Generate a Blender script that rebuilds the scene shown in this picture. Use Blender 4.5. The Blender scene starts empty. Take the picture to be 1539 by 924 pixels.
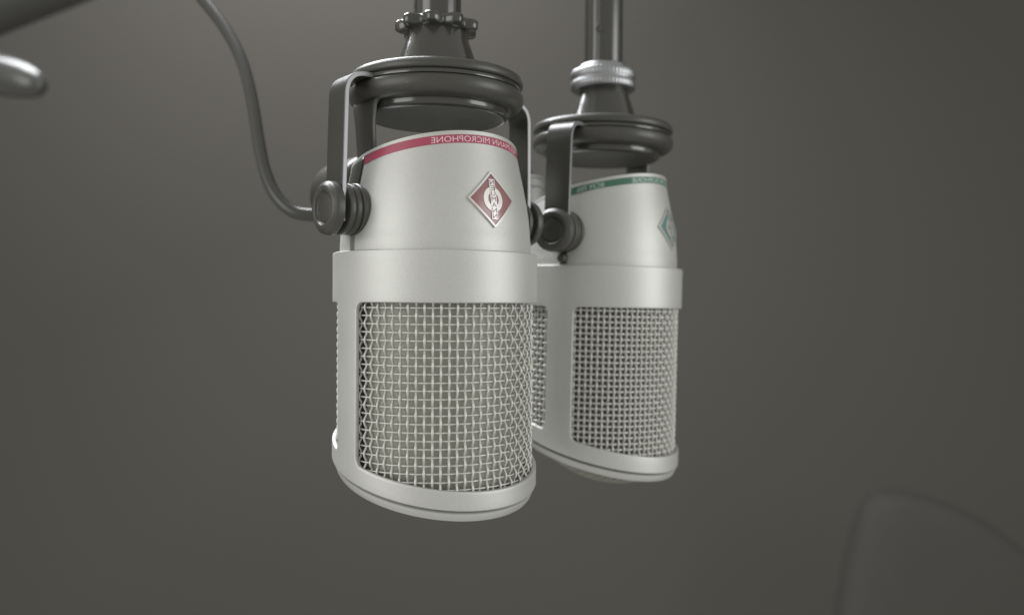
import bpy, bmesh, math, random
import numpy as np
from mathutils import Vector, Matrix
from mathutils.geometry import delaunay_2d_cdt

S = bpy.context.scene
C = S.collection
R_ = math.radians
PI = math.pi
MM = 0.001
random.seed(3)

# ------------------------------------------------------------------ camera
FPX = 1291.5                                   # focal length in pixels of the 1539 px wide photograph
cam_d = bpy.data.cameras.new('camera')
cam = bpy.data.objects.new('camera', cam_d); C.objects.link(cam)
cam_d.sensor_width = 36.0
cam_d.lens = 36.0 * FPX / 1539.0
cam_d.clip_start = 0.01; cam_d.clip_end = 50
cam_d.dof.use_dof = True
cam_d.dof.focus_distance = 0.247
cam_d.dof.aperture_fstop = 9.0
cam.location = (0, 0, 0)
cam.rotation_euler = (R_(90 - 0.49), R_(0), 0)
cam.rotation_euler.rotate_axis('Z', R_(0.35))
S.camera = cam

# ------------------------------------------------------------------ world: even grey room light
W = bpy.data.worlds.new('World'); S.world = W; W.use_nodes = True
bg = W.node_tree.nodes['Background']
bg.inputs[0].default_value = (1.0, 0.99, 0.93, 1); bg.inputs[1].default_value = 0.46
S.view_settings.view_transform = 'Standard'; S.view_settings.look = 'None'
S.view_settings.exposure = 0.0; S.view_settings.gamma = 1.0
S.view_settings.use_curve_mapping = False


def area_light(name, loc, target, sx, sy, power, col):
    d = bpy.data.lights.new(name, 'AREA'); d.shape = 'RECTANGLE'; d.size = sx; d.size_y = sy
    d.energy = power; d.color = col
    o = bpy.data.objects.new(name, d); C.objects.link(o)
    o.location = loc
    o.rotation_euler = (Vector(target) - Vector(loc)).to_track_quat('-Z', 'Y').to_euler()
    return o


area_light('softbox_lamp', (-0.64, -0.24, 0.14), (-0.02, 0.27, 0.0), 0.50, 0.60, 2.45, (1.0, 1.0, 0.98))
area_light('softbox_lamp', (0.92, -0.02, 0.12), (0.0, 0.28, 0.0), 0.50, 0.60, 3.3, (0.98, 0.99, 1.0))
area_light('overhead_lamp', (-0.38, 0.66, 0.75), (-0.03, 0.28, 0.05), 0.50, 0.50, 14.0, (0.95, 0.97, 1.0))
sp = bpy.data.lights.new('wall_lamp', 'SPOT'); sp.energy = 46; sp.spot_size = R_(120); sp.spot_blend = 1.0
sp.shadow_soft_size = 0.15; sp.color = (0.985, 0.965, 1.0)
so = bpy.data.objects.new('wall_lamp', sp); C.objects.link(so)
so.location = (-0.35, 0.95, 1.15)
so.rotation_euler = (Vector((-0.38, 1.7, 0.70)) - Vector(so.location)).to_track_quat('-Z', 'Y').to_euler()

# ------------------------------------------------------------------ materials


def mat(name, col, rough=0.5, metal=0.0, spec=0.5, coat=0.0, grain=0.0, gscale=3000, bump=0.0, mottle=0.0, rvar=0.0, dust=0.0):
    m = bpy.data.materials.new(name); m.use_nodes = True
    nt = m.node_tree; b = nt.nodes['Principled BSDF']
    b.inputs['Base Color'].default_value = (*col, 1); b.inputs['Roughness'].default_value = rough
    b.inputs['Metallic'].default_value = metal; b.inputs['Specular IOR Level'].default_value = spec
    b.inputs['Coat Weight'].default_value = coat; b.inputs['Coat Roughness'].default_value = 0.15
    tc = nt.nodes.new('ShaderNodeTexCoord')
    if grain or bump:
        n = nt.nodes.new('ShaderNodeTexNoise'); n.inputs['Scale'].default_value = gscale
        n.inputs['Detail'].default_value = 2
        nt.links.new(tc.outputs['Object'], n.inputs['Vector'])
        if bump:
            bp = nt.nodes.new('ShaderNodeBump'); bp.inputs['Strength'].default_value = bump
            bp.inputs['Distance'].default_value = 0.0001
            nt.links.new(n.outputs['Fac'], bp.inputs['Height']); nt.links.new(bp.outputs['Normal'], b.inputs['Normal'])
    if grain or mottle:
        n2 = nt.nodes.new('ShaderNodeTexNoise'); n2.inputs['Scale'].default_value = 60; n2.inputs['Detail'].default_value = 5
        nt.links.new(tc.outputs['Object'], n2.inputs['Vector'])
        mx = nt.nodes.new('ShaderNodeMath'); mx.operation = 'MULTIPLY_ADD'
        mx.inputs[1].default_value = mottle; mx.inputs[2].default_value = 1 - mottle * 0.5
        nt.links.new(n2.outputs['Fac'], mx.inputs[0])
        last = mx.outputs[0]
        if grain:
            g = nt.nodes.new('ShaderNodeMath'); g.operation = 'MULTIPLY_ADD'
            g.inputs[1].default_value = grain; g.inputs[2].default_value = 1 - grain * 0.5
            nt.links.new(n.outputs['Fac'], g.inputs[0])
            q = nt.nodes.new('ShaderNodeMath'); q.operation = 'MULTIPLY'
            nt.links.new(last, q.inputs[0]); nt.links.new(g.outputs[0], q.inputs[1]); last = q.outputs[0]
        vm = nt.nodes.new('ShaderNodeVectorMath'); vm.operation = 'SCALE'
        vm.inputs[0].default_value = col
        nt.links.new(last, vm.inputs['Scale'])
        colout = vm.outputs[0]
        if dust:
            nd = nt.nodes.new('ShaderNodeTexNoise'); nd.inputs['Scale'].default_value = 1300; nd.inputs['Detail'].default_value = 1
            nt.links.new(tc.outputs['Object'], nd.inputs['Vector'])
            nb = nt.nodes.new('ShaderNodeTexNoise'); nb.inputs['Scale'].default_value = 90
            nt.links.new(tc.outputs['Object'], nb.inputs['Vector'])
            ad = nt.nodes.new('ShaderNodeMath'); ad.operation = 'MULTIPLY_ADD'; ad.inputs[1].default_value = 0.35
            nt.links.new(nb.outputs['Fac'], ad.inputs[0]); nt.links.new(nd.outputs['Fac'], ad.inputs[2])
            mr = nt.nodes.new('ShaderNodeMapRange'); mr.inputs['From Min'].default_value = 0.90; mr.inputs['From Max'].default_value = 0.98
            mr.inputs['To Max'].default_value = dust
            nt.links.new(ad.outputs[0], mr.inputs['Value'])
            mc = nt.nodes.new('ShaderNodeMix'); mc.data_type = 'RGBA'
            mc.inputs[7].default_value = (0.45, 0.44, 0.42, 1)
            nt.links.new(mr.outputs[0], mc.inputs[0]); nt.links.new(colout, mc.inputs[6]); colout = mc.outputs[2]
        nt.links.new(colout, b.inputs['Base Color'])
        if rvar:
            rv = nt.nodes.new('ShaderNodeMath'); rv.operation = 'MULTIPLY_ADD'
            rv.inputs[1].default_value = rvar; rv.inputs[2].default_value = rough - rvar * 0.5
            nt.links.new(n2.outputs['Fac'], rv.inputs[0]); nt.links.new(rv.outputs[0], b.inputs['Roughness'])
    return m


M_SILVER = mat('satin_nickel', (0.60, 0.605, 0.58), 0.52, 0.55, grain=0.20, gscale=2200, bump=0.2, mottle=0.08, rvar=0.06)
M_WIRE = mat('wire_nickel', (0.68, 0.68, 0.64), 0.45, 0.4, mottle=0.15, rvar=0.1)
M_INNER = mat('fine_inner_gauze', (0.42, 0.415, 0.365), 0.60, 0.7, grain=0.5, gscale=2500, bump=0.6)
M_ENDW = mat('shaded_end_wire', (0.36, 0.355, 0.31), 0.5, 0.4)  # dome wires: shade of the unlit underside put into a darker wire colour
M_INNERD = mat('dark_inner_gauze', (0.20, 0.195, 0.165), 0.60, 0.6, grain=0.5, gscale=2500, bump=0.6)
M_BLACK = mat('satin_black_plastic', (0.066, 0.065, 0.058), 0.36, 0.0, grain=0.12, gscale=2500, bump=0.10, mottle=0.3, rvar=0.2, dust=0.22)
M_BLACKM = mat('painted_black_metal', (0.056, 0.055, 0.048), 0.32, 0.0, grain=0.1, gscale=2500, bump=0.05, mottle=0.3, rvar=0.14, dust=0.18)
M_GLOSS = mat('gloss_black_tube', (0.048, 0.047, 0.041), 0.20, 0.0, coat=0.7, mottle=0.3, rvar=0.08, dust=0.12)
M_EDGE = mat('bare_bracket_edge', (0.30, 0.30, 0.31), 0.4, 0.5, mottle=0.2)
M_CHROME = mat('chrome', (0.40, 0.41, 0.42), 0.38, 1.0, mottle=0.3, rvar=0.2)
M_RED = mat('red_enamel', (0.40, 0.075, 0.120), 0.3, 0.0, mottle=0.25)
M_GREEN = mat('green_enamel', (0.065, 0.165, 0.120), 0.4, 0.0, mottle=0.25)
M_REDB = mat('red_badge_enamel', (0.30, 0.135, 0.132), 0.22, 0.0, coat=0.6, mottle=0.3)
M_GREENB = mat('teal_badge_enamel', (0.13, 0.27, 0.245), 0.25, 0.0, coat=0.6, mottle=0.3)
M_PRINTP = mat('pink_white_print', (0.80, 0.58, 0.62), 0.5)
M_PRINTG = mat('pale_green_print', (0.55, 0.66, 0.60), 0.5)
M_BADGEW = mat('badge_silver', (0.66, 0.63, 0.62), 0.38, 0.5)
M_INK = mat('dark_letter_ink', (0.16, 0.10, 0.11), 0.5)
M_LEVER = mat('grey_lever_plastic', (0.050, 0.050, 0.046), 0.26, spec=0.7, coat=0.4, mottle=0.2)
M_BOOM = mat('matt_grey_boom', (0.068, 0.067, 0.061), 0.6, mottle=0.2)
M_CABLE = mat('grey_rubber_cable', (0.062, 0.062, 0.058), 0.30, 0.0, mottle=0.2)
M_WALL = mat('dark_wall_paint', (0.107, 0.103, 0.094), 0.9, 0.0, spec=0.1, mottle=0.05)
M_CHAIR = mat('dark_chair_fabric', (0.083, 0.080, 0.073), 0.9, 0.0, spec=0.1, mottle=0.1)

# ------------------------------------------------------------------ helpers


def link(name, me, m, parent=None, smooth=True, ang=35):
    if smooth:
        me.shade_smooth()
        bm = bmesh.new(); bm.from_mesh(me)
        lim = R_(ang)
        for e in bm.edges:
            if len(e.link_faces) == 2 and e.calc_face_angle(0) > lim:
                e.smooth = False
        bm.to_mesh(me); bm.free()
    o = bpy.data.objects.new(name, me); C.objects.link(o)
    me.materials.clear(); me.materials.append(m)
    if parent: o.parent = parent
    return o


def pyd(name, v, f, mm=True):
    me = bpy.data.meshes.new(name)
    s = MM if mm else 1
    me.from_pydata([(a * s, b * s, c * s) for a, b, c in v], [], f)
    bm = bmesh.new(); bm.from_mesh(me)
    bmesh.ops.recalc_face_normals(bm, faces=bm.faces); bm.to_mesh(me); bm.free()
    me.update()
    return me


def thing(name, loc, label, cat, rz=0, group=None):
    o = bpy.data.objects.new(name, None); C.objects.link(o)
    o.empty_display_size = 0.01
    o.location = loc; o.rotation_euler = (0, 0, rz)
    o['label'] = label; o['category'] = cat
    if group: o['group'] = group
    return o


def rounded(prof, rad, steps=3, closed=False):
    """round the corners of a 2D polyline; rad is one value or a list per point"""
    n = len(prof); out = []
    for i, p in enumerate(prof):
        r = rad[i] if isinstance(rad, (list, tuple)) else rad
        if r <= 0 or (not closed and i in (0, n - 1)):
            out.append(p); continue
        p = np.array(p, float); a = np.array(prof[i - 1], float); b = np.array(prof[(i + 1) % n], float)
        da, db = a - p, b - p
        la, lb = np.linalg.norm(da), np.linalg.norm(db)
        t = min(r, la * 0.48, lb * 0.48)
        q0, q1 = p + da / la * t, p + db / lb * t
        for k in range(steps + 1):
            u = k / steps
            out.append(tuple((1 - u) ** 2 * q0 + 2 * u * (1 - u) * p + u * u * q1))
    return out


def lathe(prof, n=96, zf=None, rf=None, caps=True):
    """prof: (r, z) list in mm; zf(theta, r, z) -> z, rf(theta, r, z) -> r; theta 0 = local -Y"""
    v, f = [], []
    for (r, z) in prof:
        for k in range(n):
            t = 2 * PI * k / n
            rr = rf(t, r, z) if rf else r
            zz = zf(t, rr, z) if zf else z
            v.append((rr * math.sin(t), -rr * math.cos(t), zz))
    m = len(prof)
    for i in range(m - 1):
        for k in range(n):
            a, b = i * n + k, i * n + (k + 1) % n
            f.append((a, b, b + n, a + n))
    if caps:
        f.append(tuple(range(n)))
        f.append(tuple(range((m - 1) * n, m * n)))
    return v, f


def tube(path, rad, n=6, closed=False, caps=True):
    P = np.array(path, float); m = len(P)
    if closed:
        T = np.roll(P, -1, 0) - np.roll(P, 1, 0)
    else:
        T = np.gradient(P, axis=0)
    T /= np.linalg.norm(T, axis=1)[:, None]
    up = np.array((0.13, 0.31, 0.94)); 
    if abs(np.dot(T.mean(0) / (np.linalg.norm(T.mean(0)) + 1e-9), up)) > 0.9: up = np.array((0.95, 0.2, 0.1))
    v, f = [], []
    N = up - T[0] * np.dot(up, T[0]); N /= np.linalg.norm(N)
    for i in range(m):
        N = N - T[i] * np.dot(N, T[i]); N /= np.linalg.norm(N)
        B = np.cross(T[i], N)
        r = rad[i] if hasattr(rad, '__len__') else rad
        for k in range(n):
            a = 2 * PI * k / n
            v.append(tuple(P[i] + r * (math.cos(a) * N + math.sin(a) * B)))
    for i in range(m if closed else m - 1):
        j = (i + 1) % m
        for k in range(n):
            f.append((i * n + k, i * n + (k + 1) % n, j * n + (k + 1) % n, j * n + k))
    if caps and not closed:
        f.append(tuple(range(n))); f.append(tuple(range((m - 1) * n, m * n)))
    return v, f


def add(dst, src):
    o = len(dst[0]); dst[0].extend(src[0]); dst[1].extend([tuple(i + o for i in q) for q in src[1]])


def smooth_path(pts, k=8):
    P = [np.array(p, float) for p in pts]; out = []
    for i in range(len(P) - 1):
        p0 = P[i - 1] if i else 2 * P[0] - P[1]
        p3 = P[i + 2] if i + 2 < len(P) else 2 * P[-1] - P[-2]
        for s in range(k):
            t = s / k
            out.append(0.5 * (2 * P[i] + (P[i + 1] - p0) * t + (2 * p0 - 5 * P[i] + 4 * P[i + 1] - p3) * t * t
                              + (3 * P[i] - p0 - 3 * P[i + 1] + p3) * t ** 3))
    out.append(P[-1])
    return [tuple(p) for p in out]


def text_mesh(body, size=1.0):
    """flat triangulated lettering as (verts2d, faces)"""
    cu = bpy.data.curves.new('lettering', 'FONT'); cu.body = body; cu.size = size
    cu.resolution_u = 3
    o = bpy.data.objects.new('lettering', cu); C.objects.link(o)
    dg = bpy.context.evaluated_depsgraph_get(); dg.update()
    me = o.evaluated_get(dg).to_mesh()
    v = [(p.co.x, p.co.y) for p in me.vertices]; f = [tuple(q.vertices) for q in me.polygons]
    o.evaluated_get(dg).to_mesh_clear()
    bpy.data.objects.remove(o); bpy.data.curves.remove(cu)
    return v, f


def px(x, y, d):
    """point seen at photograph pixel (x, y) at distance d in front of the camera (metres)"""
    return Vector(((x - 769.5) / FPX * d, d, (451 - y) / FPX * d))


# ------------------------------------------------------------------ setting
v = [(-5, 0, -2.5), (5, 0, -2.5), (5, 0, 3.0), (-5, 0, 3.0), (-5, 0.1, -2.5), (5, 0.1, -2.5), (5, 0.1, 3.0), (-5, 0.1, 3.0)]
f = [(0, 1, 2, 3), (4, 5, 6, 7), (0, 1, 5, 4), (3, 2, 6, 7), (0, 3, 7, 4), (1, 2, 6, 5)]
wall = link('wall', pyd('wall', v, f, mm=False), M_WALL, smooth=False)
wall.location = (0, 1.7, 0); wall['kind'] = 'structure'

# ------------------------------------------------------------------ microphone
RC = 32.0                      # collar radius, mm
Z_CT, Z_CB = 14.15, -0.95         # collar top / bottom
ZO = -46.6                     # lower edge of the grille opening (before slant)
ZB = -52.2                     # lower edge of the frame band
SL = 0.25                      # slope of the bottom cut
ZT, ST = 43.2, 0.234            # top cut: height on the axis and slope
STILE = R_(9.8)

_hz = np.array([15, 20, 25.5, 31, 37.4, 42, 46.3, 50.5]) - 1.2; _hr = np.array([29.8, 29.7, 29.3, 28.5, 27.2, 26.2, 25.4, 24.7])
_hp = np.polyfit(_hz, _hr, 4)


def head_r(z):
    return float(np.polyval(_hp, z))


def head_top(t):
    return ZT + ST * 25.6 * math.cos(t)


def pol(t, r, z):
    return (r * math.sin(t), -r * math.cos(t), z)


def bottom_z(t, r, z):
    return z - SL * r * math.cos(t)


def dang(a, b):
    return (a - b + PI) % (2 * PI) - PI


def build_head(root):
    # wall of the shell from collar to the slanted top, with a narrow slot below each pivot
    ths = []
    for k in range(180):
        ths.append(2 * PI * k / 180)
    hw_lo, hw_hi = R_(2.5), R_(7.0)
    for c in (PI / 2, -PI / 2):
        for h in (hw_lo, hw_hi):
            for s in (-1, 1):
                ths += [c + s * h - 0.003, c + s * h + 0.003]
    ths = sorted(t % (2 * PI) for t in ths)
    n = len(ths)
    us = [0, .08, .155, .165, .25, .35, .45, .55, .65, .72, .725, .8, .86, .93, .965, .97, 1.0]
    v, f = [], []
    for u in us:
        for t in ths:
            top = head_top(t)
            z = 12.9 + (top - 12.9) * u
            r = head_r(z)
            if u < .16: r += 0.07
            if u >= .97: r += 0.22
            d = min(abs(dang(t, PI / 2)), abs(dang(t, -PI / 2)))
            if d < hw_lo and u < .4: r -= 1.8
            v.append(pol(t, r, z))
    for t in ths:      # turned-in top edge
        z = head_top(t); r = head_r(z); v.append(pol(t, r - 0.5, z + 0.25))
    for t in ths:
        z = head_top(t); r = head_r(z); v.append(pol(t, r - 1.4, z - 0.1))
    for t in ths:
        z = head_top(t); r = head_r(z); v.append(pol(t, r - 1.6, z - 1.6))
    m = len(us) + 3
    for i in range(m - 1):
        for k in range(n):
            a, b = i * n + k, i * n + (k + 1) % n
            f.append((a, b, b + n, a + n))
    f.append(tuple(range((m - 1) * n, m * n)))
    return link('head_shell', pyd('head_shell', v, f), M_SILVER, root, ang=28)


def strip_pos(t, d, h):
    z = head_top(t) - d
    return pol(t, head_r(z) + h, z)


def sector(t0, t1, d0, d1, h, n=70):
    """curved enamel strip of thickness h on the head, from d0 to d1 below the top edge"""
    v, f = [], []
    for k in range(n + 1):
        t = t0 + (t1 - t0) * k / n
        v += [strip_pos(t, d0, 0.02), strip_pos(t, d0, h), strip_pos(t, d1, h), strip_pos(t, d1, 0.02)]
    for k in range(n):
        a = 4 * k
        for i in range(3): f.append((a + i, a + i + 1, a + i + 5, a + i + 4))
    f += [(0, 1, 2, 3), (4 * n, 4 * n + 1, 4 * n + 2, 4 * n + 3)]
    return v, f


def strip_text(body, tc, width, height, dmid, h):
    """mirrored lettering as printed in the photograph; tc = centre angle"""
    v2, f = text_mesh(body)
    xs = [p[0] for p in v2]; ys = [p[1] for p in v2]
    x0, x1, y0, y1 = min(xs), max(xs), min(ys), max(ys)
    v = []
    for x, y in v2:
        u = -((x - x0) / (x1 - x0) - 0.5) * width
        w = (y - y0) / (y1 - y0) - 0.5
        d = dmid - w * height
        v.append(strip_pos(tc + u / 25.6, d, h))
    return v, f


def badge_pos(u, w, h, zc):
    z = zc + w
    return pol(u / head_r(zc), head_r(z) + h, z)


def prism2(poly, h0, h1, fn, sub=6):
    """closed outline -> raised plate through fn(u, w, h); outline edges subdivided so that it follows the curve"""
    pts = []
    for i, p in enumerate(poly):
        q = poly[(i + 1) % len(poly)]
        for k in range(sub): pts.append((p[0] + (q[0] - p[0]) * k / sub, p[1] + (q[1] - p[1]) * k / sub))
    n = len(pts)
    cx = sum(p[0] for p in pts) / n; cy = sum(p[1] for p in pts) / n
    v = [fn(a, b, h0) for a, b in pts] + [fn(a, b, h1) for a, b in pts]
    f = [(i, (i + 1) % n, n + (i + 1) % n, n + i) for i in range(n)]
    rings = (0.75, 0.5, 0.25)
    base = n
    for s in rings:
        o = len(v)
        v += [fn(cx + (a - cx) * s, cy + (b - cy) * s, h1) for a, b in pts]
        f += [(base + i, base + (i + 1) % n, o + (i + 1) % n, o + i) for i in range(n)]
        base = o
    v.append(fn(cx, cy, h1)); c = len(v) - 1
    f += [(base + i, base + (i + 1) % n, c) for i in range(n)]
    return v, f


def ring2(outer, inner, h0, h1, fn):
    n = len(outer)
    v = [fn(*p, h0) for p in outer] + [fn(*p, h1) for p in outer] + [fn(*p, h1) for p in inner] + [fn(*p, h0) for p in inner]
    f = []
    for i in range(n):
        j = (i + 1) % n
        for k in range(3): f.append((k * n + i, k * n + j, (k + 1) * n + j, (k + 1) * n + i))
    return v, f


def subpoly(poly, sub):
    out = []
    for i, p in enumerate(poly):
        q = poly[(i + 1) % len(poly)]
        for k in range(sub): out.append((p[0] + (q[0] - p[0]) * k / sub, p[1] + (q[1] - p[1]) * k / sub))
    return out


def build_badge(root, enamel, zc):
    H = 8.3
    fn = lambda u, w, h: badge_pos(u, w, h, zc)
    dia = lambda s: [(0, s), (s, 0), (0, -s), (-s, 0)]
    b = link('badge', pyd('badge', *prism2(dia(H - 0.55), 0.0, 0.45, fn)), enamel, root, ang=25)
    link('badge_rim', pyd('badge_rim', *ring2(subpoly(dia(H), 8), subpoly(dia(H - 0.75), 8), 0.0, 0.70, fn)), M_BADGEW, b, ang=25)
    circ = lambda r: [(r * math.cos(2 * PI * k / 40), r * 1.08 * math.sin(2 * PI * k / 40)) for k in range(40)]
    link('badge_ring', pyd('badge_ring', *ring2(circ(3.35), circ(1.85), 0.3, 0.62, fn)), M_BADGEW, b, ang=25)
    link('badge_bar', pyd('badge_bar', *prism2([(-1.05, 5.9), (1.05, 5.9), (1.05, -5.9), (-1.05, -5.9)], 0.3, 0.72, fn)), M_BADGEW, b, ang=25)
    acc = ([], [])
    for i, ch in enumerate('NEUMANN'):
        v2, f = text_mesh(ch)
        xs = [p[0] for p in v2]; ys = [p[1] for p in v2]
        x0, x1, y0, y1 = min(xs), max(xs), min(ys), max(ys)
        yc = 4.95 - i * 1.65
        add(acc, ([fn(-((x - x0) / (x1 - x0) - .5) * 1.6, yc + ((y - y0) / (y1 - y0) - .5) * 1.38, 0.74) for x, y in v2], f))
    link('badge_lettering', pyd('badge_lettering', *acc), M_INK, b, smooth=False)
    return b


def build_frame(root):
    """collar, two side stiles and the slanted bottom band: one casting with two rounded windows"""
    def wz(t, w):
        k = min(1.0, max(0.0, (Z_CB - w) / (Z_CB - ZO)))
        return w - SL * RC * math.cos(t) * k
    ta = PI / 2 - STILE
    # work in mm along the surface: x = RC * theta
    holes = []
    for c in (0.0, PI):
        x0, x1 = RC * (c - ta), RC * (c + ta)
        poly = rounded([(x0, Z_CB), (x1, Z_CB), (x1, ZO), (x0, ZO)], 2.6, 6, True)
        pts = []
        for i, p in enumerate(poly):
            q = poly[(i + 1) % len(poly)]
            L = math.hypot(q[0] - p[0], q[1] - p[1]); n = max(1, int(L / 1.6))
            for k in range(n): pts.append((p[0] + (q[0] - p[0]) * k / n, p[1] + (q[1] - p[1]) * k / n))
        holes.append(pts)
    X0 = -RC * PI / 2; X1 = X0 + 2 * PI * RC          # the seam runs down the middle of a stile
    V, E = [], []

    def loop(pts):
        o = len(V); V.extend(pts); n = len(pts)
        E.extend([(o + i, o + (i + 1) % n) for i in range(n)])
    for h in holes: loop(h)
    NX = 120
    xs = [X0 + (X1 - X0) * k / NX for k in range(NX + 1)]
    zs = [Z_CT, 11, 7, 3.5, 1.2, -3, -8, -13, -18, -23, -28, -33, -38, -43, -47.6, -49.8, ZB]
    outer = [(x, Z_CT) for x in xs] + [(X1, z) for z in zs[1:]] + [(x, ZB) for x in xs[::-1][1:]] + [(X0, z) for z in zs[::-1][1:-1]]
    loop(outer)

    def inside(p, poly):
        c = False; n = len(poly)
        for i in range(n):
            a, b = poly[i], poly[(i + 1) % n]
            if (a[1] > p[1]) != (b[1] > p[1]) and p[0] < (b[0] - a[0]) * (p[1] - a[1]) / (b[1] - a[1]) + a[0]: c = not c
        return c

    def near(p):
        return any(min((p[0] - a[0]) ** 2 + (p[1] - a[1]) ** 2 for a in h) < 0.8 for h in holes)
    for x in xs[1:-1]:
        for z in zs[1:-1]:
            if not any(inside((x, z), h) for h in holes) and not near((x, z)): V.append((x, z))
    r = delaunay_2d_cdt([Vector(p) for p in V], E, [], 0, 1e-5)
    vo, fo = r[0], r[2]
    tris = []
    for t in fo:
        c = (sum(vo[i].x for i in t) / len(t), sum(vo[i].y for i in t) / len(t))
        if not any(inside(c, h) for h in holes): tris.append(tuple(t))
    v3 = [pol(p.x / RC, RC, wz(p.x / RC, p.y)) for p in vo]
    me = bpy.data.meshes.new('grille_frame')
    me.from_pydata([(a * MM, b * MM, c * MM) for a, b, c in v3], [], tris)
    bm = bmesh.new(); bm.from_mesh(me)
    bmesh.ops.remove_doubles(bm, verts=bm.verts, dist=2e-6)
    used = [x for x in bm.verts if not x.link_faces]
    bmesh.ops.delete(bm, geom=used, context='VERTS')
    bmesh.ops.recalc_face_normals(bm, faces=bm.faces)
    # normals must point outward
    bm.faces.ensure_lookup_table()
    fc = bm.faces[0]
    if fc.normal.dot(Vector((fc.calc_center_median().x, fc.calc_center_median().y, 0))) < 0:
        bmesh.ops.reverse_faces(bm, faces=bm.faces)
    bm.to_mesh(me); bm.free()
    me.shade_smooth()
    o = bpy.data.objects.new('grille_frame', me); C.objects.link(o); me.materials.append(M_SILVER); o.parent = root
    s = o.modifiers.new('thickness', 'SOLIDIFY'); s.thickness = 1.4 * MM; s.offset = -1; s.use_even_offset = False
    b = o.modifiers.new('soft_edges', 'BEVEL'); b.width = 0.35 * MM; b.segments = 2; b.limit_method = 'ANGLE'; b.angle_limit = R_(50)
    b.use_clamp_overlap = False
    w = o.modifiers.new('shading', 'WEIGHTED_NORMAL'); w.keep_sharp = False; w.weight = 90
    # the shoulder between collar and head
    prof = [(31.0, Z_CT - 0.9), (31.0, Z_CT - 0.12), (29.2, Z_CT - 0.12), (29.2, Z_CT - 0.9)]
    link('collar_lip', pyd('collar_lip', *lathe(prof, 120, caps=False)), M_SILVER, o)
    return o


def build_bottom(root, big):
    prof = [(30.2, ZB + 1.0), (29.5, ZB + 0.6), (29.5, ZB - 0.7), (30.8, ZB - 0.9), (31.15, ZB - 1.2), (31.1, ZB - 1.6), (30.6, ZB - 2.9), (30.1, ZB - 3.6), (29.3, ZB - 3.8), (28.4, ZB - 2.8), (28.4, ZB + 1.0)]
    o = link('bottom_rim', pyd('bottom_rim', *lathe(prof, 120, bottom_z, caps=False)), M_SILVER, root, ang=40)
    return o


def build_grille(root, pitch, wa, ha, wr, hr, bulge, gm):
    """woven wire basket: every wire is its own piece"""
    rm = 29.95
    nv = int(round(2 * PI * rm / pitch / 2)) * 2
    ztop = 1.6
    # fine gauze behind the weave, also the part that carries the wires
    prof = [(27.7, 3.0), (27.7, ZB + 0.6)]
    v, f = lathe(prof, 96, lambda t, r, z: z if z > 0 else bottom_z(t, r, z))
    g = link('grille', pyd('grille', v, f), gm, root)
    k0 = 0
    for j in range(nv):
        t = 2 * PI * j / nv + random.uniform(-.0016, .0016)
        zb = bottom_z(t, rm, ZB + 1.2)
        path = []
        st = pitch / 6
        nst = int((ztop - zb) / st) + 1
        for i in range(nst + 1):
            z = ztop - i * (ztop - zb) / nst
            ph = PI * (z / pitch + j)
            c = math.cos(ph)
            c = math.copysign(abs(c) ** 0.8, c)
            path.append(pol(t + random.uniform(-.0004, .0004), rm + wa * c, z))
        me = pyd('wire', *tube(path, wr, 6))
        link('wire', me, M_WIRE, g, ang=80)
    k = 0
    while True:
        z = -k * pitch + pitch
        k += 1
        if z > 1.2: continue
        # ring, or the arc of it that lies above the slanted band
        lim = (z - (ZB + 1.6)) / (-SL * rm)          # cos(t) must exceed lim
        if lim >= 1: break
        half = PI if lim <= -1 else math.acos(lim)
        npts = nv * 4
        path = []
        ck = int(round(z / pitch))
        jit = random.uniform(-.06, .06)
        for i in range(npts + (0 if half == PI else 1)):
            t = -half + 2 * half * i / npts
            c = math.cos(PI * (t / (2 * PI / nv) + ck))
            path.append(pol(t, rm - ha * c, z + jit))
        link('wire', pyd('wire', *tube(path, hr, 6, closed=(half == PI))), M_WIRE, g, ang=80)
    # domed wire end inside the bottom rim
    rb = 28.3
    p2 = pitch
    m = int(rb / p2)
    for ax in (0, 1):
        for i in range(-m, m + 1):
            a = i * p2 + p2 * .5 * ax * 0
            if abs(a) > rb - .6: continue
            L = math.sqrt(rb * rb - a * a)
            n = max(4, int(2 * L / p2 * 3))
            path = []
            for q in range(n + 1):
                b = -L + 2 * L * q / n
                x, y = (a, b) if ax == 0 else (b, a)
                dome = -bulge * (1 - (x * x + y * y) / (rb * rb))
                wv = 0.3 * math.cos(PI * (b / p2 + i)) * (1 if ax == 0 else -1)
                path.append((x, y, ZB - 1.6 + SL * y + dome + wv))
            link('wire', pyd('wire', *tube(path, 0.33, 5)), M_ENDW, g, ang=80)
    # gauze behind the dome, its dark tone also carrying the underside shade
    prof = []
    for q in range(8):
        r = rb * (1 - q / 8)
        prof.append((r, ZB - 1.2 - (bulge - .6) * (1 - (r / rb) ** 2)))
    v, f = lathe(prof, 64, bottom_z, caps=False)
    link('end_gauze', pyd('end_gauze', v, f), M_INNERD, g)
    return g


def lathe_x(prof, sgn, z0, n=48):
    """lathe about the local X axis; prof = (radius, distance from the microphone axis)"""
    v, f = lathe(prof, n)
    out = []
    for x, y, z in v: out.append((sgn * z, y, z0 + x))
    return out, f


KZ = 26.2


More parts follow.
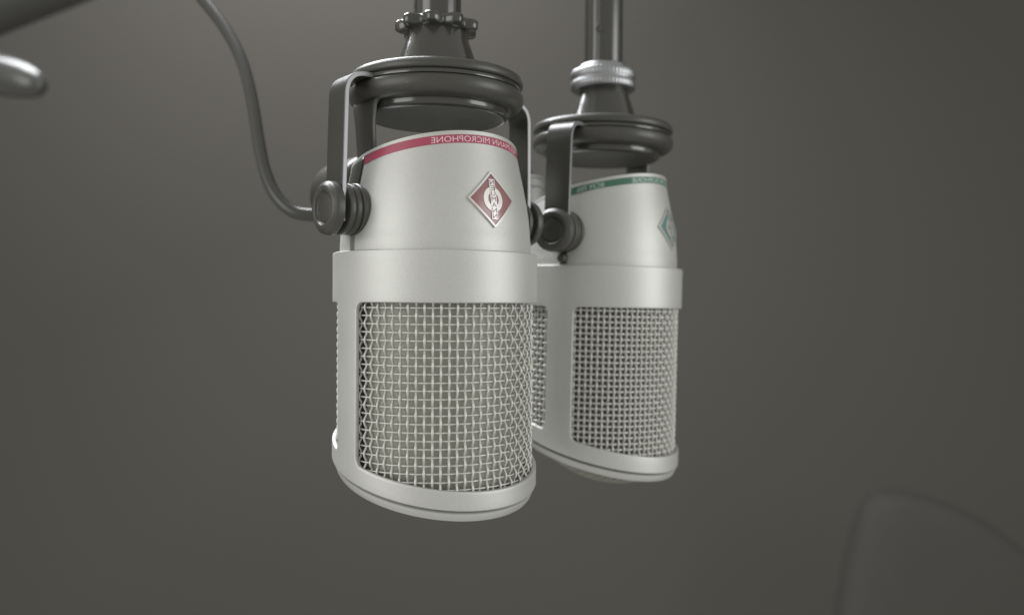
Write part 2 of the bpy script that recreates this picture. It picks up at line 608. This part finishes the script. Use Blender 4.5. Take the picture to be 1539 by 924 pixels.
def build_pivots(root):
    for s in (-1, 1):
        cap = rounded([(0.01, 38.7), (4.5, 38.7), (5.0, 39.7), (6.3, 39.7), (7.7, 38.5), (7.85, 36.2), (7.2, 36.0)], 0.4, 3)
        k = link('pivot_knob', pyd('pivot_knob', *lathe_x(cap, s, KZ)), M_BLACK, root, ang=40)
        rec = rounded([(0.01, 39.1), (3.9, 39.1), (4.5, 38.5)], 0.2, 2)
        link('knob_cap', pyd('knob_cap', *lathe_x(rec, s, KZ)), M_BLACK, k, ang=40)
        ring = rounded([(6.4, 34.6), (7.5, 34.2), (7.6, 32.8), (7.0, 32.6), (7.0, 32.2), (7.5, 32.0), (7.5, 30.6), (6.9, 30.4), (6.9, 30.1),
                        (7.7, 29.9), (7.9, 29.0), (7.2, 27.4), (6.0, 26.0)], 0.25, 2)
        link('pivot_bushing', pyd('pivot_bushing', *lathe_x(ring, s, KZ)), M_BLACK, root, ang=40)
        # dark wear plate let into the side of the head above the pivot
        acc = ([], [])
        nz, nt = 10, 8
        v, f = [], []
        for i in range(nz + 1):
            for q in range(nt + 1):
                t = s * (PI / 2 + R_(-1 + 20 * q / nt))
                zt = head_top(t) - 1.0
                z = 31.5 + (zt - 31.5) * i / nz
                v.append(pol(t, head_r(z) + 0.2, z))
        for i in range(nz):
            for q in range(nt):
                a = i * (nt + 1) + q
                f.append((a, a + 1, a + nt + 2, a + nt + 1))
        me = pyd('side_plate', v, f)
        o = link('side_plate', me, M_BLACK, root)
        md = o.modifiers.new('thickness', 'SOLIDIFY'); md.thickness = 0.3 * MM; md.offset = -1


def strap(path, width, thick):
    """bent flat strip in the local XZ plane, width along Y"""
    P = np.array(path, float)
    T = np.gradient(P, axis=0); T /= np.linalg.norm(T, axis=1)[:, None]
    v, f = [], []
    for p, t in zip(P, T):
        nx, nz = -t[1], t[0]
        for sy in (-1, 1):
            for sn in (-1, 1):
                v.append((p[0] + sn * nx * thick / 2, sy * width / 2, p[1] + sn * nz * thick / 2))
    n = len(P)
    for i in range(n - 1):
        a, b = 4 * i, 4 * i + 4
        f += [(a, a + 1, b + 1, b), (a + 2, a + 3, b + 3, b + 2), (a, a + 2, b + 2, b), (a + 1, a + 3, b + 3, b + 1)]
    f += [(0, 1, 3, 2), (4 * n - 4, 4 * n - 3, 4 * n - 1, 4 * n - 2)]
    return v, f


def build_yoke(root, tab):
    XA, ZH = 34.2, 65.4
    path = rounded([(-XA - 1.2, KZ - 4), (-XA, ZH), (XA, ZH), (XA + 0.3, KZ - 4)], 6.5, 10)
    # resample the long straight runs
    me = pyd('yoke', *strap(path, 10.0, 1.5))
    o = link('yoke', me, M_BLACKM, root, ang=30)
    me.materials.append(M_EDGE)
    for p in me.polygons:
        if abs(p.normal.y) > 0.9: p.material_index = 1
    b = o.modifiers.new('soft_edges', 'BEVEL'); b.width = 0.25 * MM; b.segments = 2; b.limit_method = 'ANGLE'; b.angle_limit = R_(50)
    if tab:      # dark suspension tab hanging from the bowl beside the head
        pth = rounded([(-22, 61.0), (-24.3, 58.5), (-24.2, 53), (-23.4, 40.5)], 2.0, 5)
        v, f = strap(pth, 9.4, 1.6)
        v = [(x, 2.6 + y * (1 + 0.35 * max(0.0, (z - 46) / 12) ** 2), z) for x, y, z in v]
        t = link('suspension_tab', pyd('suspension_tab', v, f), M_BLACK, root, ang=30)
        b = t.modifiers.new('soft_edges', 'BEVEL'); b.width = 0.4 * MM; b.segments = 2; b.limit_method = 'ANGLE'; b.angle_limit = R_(50)


def build_mount(root, nr):
    plate = rounded([(nr, 70.2), (23.0, 70.2), (26.4, 69.4), (27.2, 68.2), (27.2, 66.8), (26.6, 66.4), (25.5, 66.4)], 0.5, 3)
    link('mount_plate', pyd('mount_plate', *lathe(plate, 120)), M_BLACK, root, ang=40)
    ring = rounded([(25.0, 66.35), (26.3, 66.3), (26.5, 65.0), (25.0, 64.9)], 0.2, 2)
    link('mount_ring', pyd('mount_ring', *lathe(ring, 120)), M_GLOSS, root, ang=40)
    bowl = rounded([(20, 64.9), (26.4, 64.9), (27.3, 64.0), (27.5, 62.2), (26.9, 60.6), (25.4, 59.4), (23.6, 59.1), (22.6, 59.2)], 0.9, 4)
    link('mount_bowl', pyd('mount_bowl', *lathe(bowl, 120)), M_BLACK, root, ang=40)
    lip = rounded([(22.4, 59.6), (22.5, 57.5), (21.9, 56.7), (20.8, 56.5)], 0.5, 3)
    link('mount_lip', pyd('mount_lip', *lathe(lip, 120, caps=False)), M_GLOSS, root, ang=40)
    base = rounded([(20.9, 56.6), (19.6, 56.75), (12, 57.3), (5.4, 57.4), (5.2, 57.1), (0.1, 57.1)], 0.3, 2)
    link('mount_base', pyd('mount_base', *lathe(base, 120)), M_BLACK, root, ang=40)
    neck = smooth_path([(14.0, 0, 69.9), (13.2, 0, 72.0), (12.3, 0, 74.5), (11.3, 0, 77.5), (10.1, 0, 81.0), (9.3, 0, 84.2), (9.0, 0, 87.0)], 4)
    link('mount_neck', pyd('mount_neck', *lathe([(p[0], p[2]) for p in neck], 64)), M_GLOSS, root, ang=40)


def microphone(loc, az, label, strip_mat, print_mat, badge_mat, extra, weave):
    root = thing('microphone', loc, label, 'microphone', R_(az), 'studio microphones hanging from boom poles')
    build_head(root)
    st = link('name_strip', pyd('name_strip', *sector(R_(-89), R_(89), 1.05, 3.6, 0.10)), strip_mat, root, ang=40)
    acc = ([], [])
    add(acc, strip_text('NEUMANN MICROPHONE', R_(0), 34.0, 1.75, 2.4, 0.13))
    if extra: add(acc, strip_text(extra, R_(-72.5), 9.6, 1.75, 2.4, 0.13))
    link('strip_lettering', pyd('strip_lettering', *acc), print_mat, st, smooth=False)
    build_badge(root, badge_mat, 29.2)
    build_frame(root)
    build_bottom(root, True)
    build_grille(root, *weave)
    build_pivots(root)
    build_yoke(root, not extra)
    build_mount(root, 10.4)
    return root


D1, D2 = 0.272, 0.338
P1 = px(655, 451, D1); P2 = px(904, 451, D2)
mic1 = microphone((P1.x, P1.y, 0), 39.5, 'nearer silver microphone with red name band and red diamond badge', M_RED, M_PRINTP, M_REDB, None,
                  (2.35, 0.46, 0.12, 0.37, 0.26, 4.5, M_INNER))
ZO -= 0.9; ZB -= 1.4          # the farther model is slightly longer
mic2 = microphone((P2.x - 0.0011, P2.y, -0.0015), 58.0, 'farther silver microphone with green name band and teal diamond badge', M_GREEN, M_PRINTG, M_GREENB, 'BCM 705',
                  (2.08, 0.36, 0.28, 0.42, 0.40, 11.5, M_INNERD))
mic2.rotation_euler = (Matrix.Rotation(R_(0.9), 4, 'Y') @ Matrix.Rotation(R_(58.0), 4, 'Z')).to_euler()
# small screw at the foot of the slot of the farther microphone
sc = rounded([(0.01, 32.2), (1.2, 32.2), (1.8, 31.4), (1.8, 29.0)], 0.4, 3)
link('slot_screw', pyd('slot_screw', *lathe_x(sc, -1, 16.5, 24)), M_BLACK, mic2, ang=40)

# ------------------------------------------------------------------ hanging poles


def pole(loc, label):
    return thing('boom_pole', loc, label, 'pole', 0, 'poles the microphones hang from')


p1 = pole((P1.x, P1.y, 0), 'glossy black pole with lobed black lock ring above the nearer microphone')
link('tube', pyd('tube', *lathe(rounded([(7.5, 86), (7.5, 240)], 0), 64)), M_GLOSS, p1, ang=40)
v, f = [], []
NL = 180
ringp = [(9.0, 84.0), (10.2, 84.0), (10.7, 84.5), (10.8, 86.6), (10.3, 87.2), (9.3, 87.4), (7.9, 87.6)]
for (r, z) in ringp:
    for k in range(NL):
        t = 2 * PI * k / NL
        lobe = 0.5 + 0.5 * math.cos(9 * t + 0.6)
        rr = r + (2.7 * lobe ** 0.8 - 0.2 if r > 10 else 0)
        v.append(pol(t, rr, z))
for i in range(len(ringp) - 1):
    for k in range(NL):
        a, b = i * NL + k, i * NL + (k + 1) % NL
        f.append((a, b, b + NL, a + NL))
f += [tuple(range(NL)), tuple(range((len(ringp) - 1) * NL, len(ringp) * NL))]
link('lock_ring', pyd('lock_ring', v, f), M_GLOSS, p1, ang=50)

p2 = pole((P2.x, P2.y, -0.002), 'glossy black pole with knurled chrome nut above the farther microphone')
link('tube', pyd('tube', *lathe([(7.6, 86), (7.6, 92.5), (7.6, 260)], 64)), M_GLOSS, p2, ang=40)
nutp = [(9.0, 84.0), (11.9, 84.0), (12.5, 84.5), (12.6, 87.0), (12.2, 87.5), (12.2, 88.0), (12.6, 88.5), (12.6, 91.0), (12.1, 91.6), (9.6, 91.9), (9.5, 93.2), (9.0, 93.8), (7.5, 93.9)]
v, f = lathe(nutp, 220, rf=lambda t, r, z: r + (0.08 if int(t / (2 * PI) * 220 + .5) // 2 % 2 else -0.08) * (r > 12.4))
link('knurled_nut', pyd('knurled_nut', v, f), M_CHROME, p2, ang=60)
hs = rounded([(0.01, 7.65), (0.9, 7.65), (1.1, 7.9), (1.6, 7.75), (1.6, 7.2)], 0.1, 2)
so_ = link('set_screw', pyd('set_screw', *lathe_x(hs, -1, 0, 20)), M_BLACK, p2, ang=40)
so_.location = (0, 0, 0.1063); so_.rotation_euler = (0, 0, R_(90 - 18))

# ------------------------------------------------------------------ cable with plug
pts = [(215, -110, 0.378), (262, -50, 0.370), (300, 0, 0.363), (335, 44, 0.356), (361, 92, 0.348), (377, 150, 0.340), (387, 210, 0.333), (397, 258, 0.328), (414, 296, 0.324),
       (440, 320, 0.322), (472, 325, 0.322), (500, 322, 0.323)]
path = smooth_path([px(*p) for p in pts], 8)
base = Vector(path[0])
cab = thing('microphone_cable', px(500, 322, .323), 'grey rubber cable curving down to the back of the nearer microphone', 'cable')
off = px(500, 322, .323)
v, f = tube([tuple(Vector(p) - off) for p in path], 0.0024, 16)
link('cable_jacket', pyd('cable_jacket', v, f, mm=False), M_CABLE, cab)
v, f = lathe(rounded([(0.1, -22), (8.0, -22), (13.0, -20), (13.4, -10), (13.4, 6), (12.0, 8), (0.1, 8)], 2.5, 5), 48)
pl = link('plug', pyd('plug', v, f), M_BLACKM, cab, ang=40)
pl.location = px(547, 292, .318) - off
pl.rotation_euler = Vector((0.62, -0.78, 0.0)).to_track_quat('Z', 'Y').to_euler()

plug2 = thing('cable_plug', (P2.x - .85 * .037, P2.y + .53 * .037, 0.02), 'silver plug standing up behind the farther microphone', 'plug')
v, f = lathe(rounded([(8.0, -6), (9.6, -5), (9.6, 26), (9.2, 26.6), (9.6, 27.2), (9.6, 30), (8.6, 31), (0.1, 31)], 0.5, 3), 48)
link('plug_sleeve', pyd('plug_sleeve', v, f), M_SILVER, plug2, ang=40)
v, f = lathe(rounded([(4.2, 30.5), (4.2, 33), (3.0, 37), (0.1, 37)], 0.6, 3), 32)
link('strain_relief', pyd('strain_relief', v, f), M_BLACK, plug2, ang=40)

# ------------------------------------------------------------------ boom arm and clamp lever at the top left
arm = thing('microphone_boom', px(0, 0, 0.90), 'blurred dark boom arm crossing the top left corner', 'boom')
o0 = px(0, 0, 0.90)
a, b = px(-160, 62, .84), px(330, -127, .96)
v, f = tube([tuple(a - o0), tuple((a + b) / 2 - o0), tuple(b - o0)], 0.034, 32)
link('tube', pyd('tube', v, f, mm=False), M_BOOM, arm, ang=40)

lev = thing('clamp_lever', px(0, 120, 0.80), 'blurred black clamp lever with shiny top at the left edge', 'lever')
o0 = px(0, 120, 0.80)
v, f = [], []
ctrl = [(-95, 118, 26, 9), (-50, 116, 30, 11), (-15, 116, 33, 12), (20, 121, 31, 12), (45, 127, 27, 11), (60, 131, 20, 9), (68, 132, 10, 5), (70, 132, 1, 1)]
for (x, y, hh, dd) in ctrl:
    c = px(x, y, 0.80) - o0
    for k in range(24):
        t = 2 * PI * k / 24
        ct, st_ = math.cos(t), math.sin(t)
        
        v.append((c.x + 0 * ct, c.y + dd * 1.1 * MM * ct, c.z + hh / FPX * .8 * st_))
for i in range(len(ctrl) - 1):
    for k in range(24):
        a, b = i * 24 + k, i * 24 + (k + 1) % 24
        f.append((a, b, b + 24, a + 24))
f += [tuple(range(24)), tuple(range((len(ctrl) - 1) * 24, len(ctrl) * 24))]
lp = link('paddle', pyd('paddle', v, f, mm=False), M_LEVER, lev)
lp.modifiers.new('smooth', 'SUBSURF').levels = 1
v, f = lathe(rounded([(6, -10), (9, -9), (9, 14), (7, 16), (0.1, 16)], 1.5, 3), 32)
hb = link('hub', pyd('hub', v, f), M_BLACKM, lev, ang=40); hb.location = px(-38, 112, 0.80) - o0

# ------------------------------------------------------------------ chair back at the lower right
ch = thing('chair', px(1420, 930, 1.25), 'faint dark rounded chair back at the lower right corner', 'chair')
o0 = px(1420, 930, 1.25)
out = [(1256, 960), (1266, 890), (1280, 820), (1297, 762), (1320, 738), (1352, 735), (1400, 744), (1450, 762), (1500, 790), (1560, 838), (1600, 900), (1610, 960)]
op = smooth_path([px(x, y, 1.25) - o0 for x, y in out], 5)
cx = sum(p[0] for p in op) / len(op)
layers = [(1.0, .012), (1.0, 0.0), (.985, -.010), (.95, -.020), (.91, -.024), (.80, -.029), (.5, -.032), (.2, -.034)]
zc = min(p[2] for p in op)
v, f = [], []
n = len(op)
for s, dy in layers:
    for p in op: v.append((cx + (p[0] - cx) * s, dy, zc + (p[2] - zc) * s))
for i in range(len(layers) - 1):
    for k in range(n - 1):
        a = i * n + k
        f.append((a, a + 1, a + 1 + n, a + n))
f.append(tuple(range((len(layers) - 1) * n, len(layers) * n)))
f.append(tuple(range(n)))
link('backrest', pyd('backrest', v, f, mm=False), M_CHAIR, ch, ang=60)
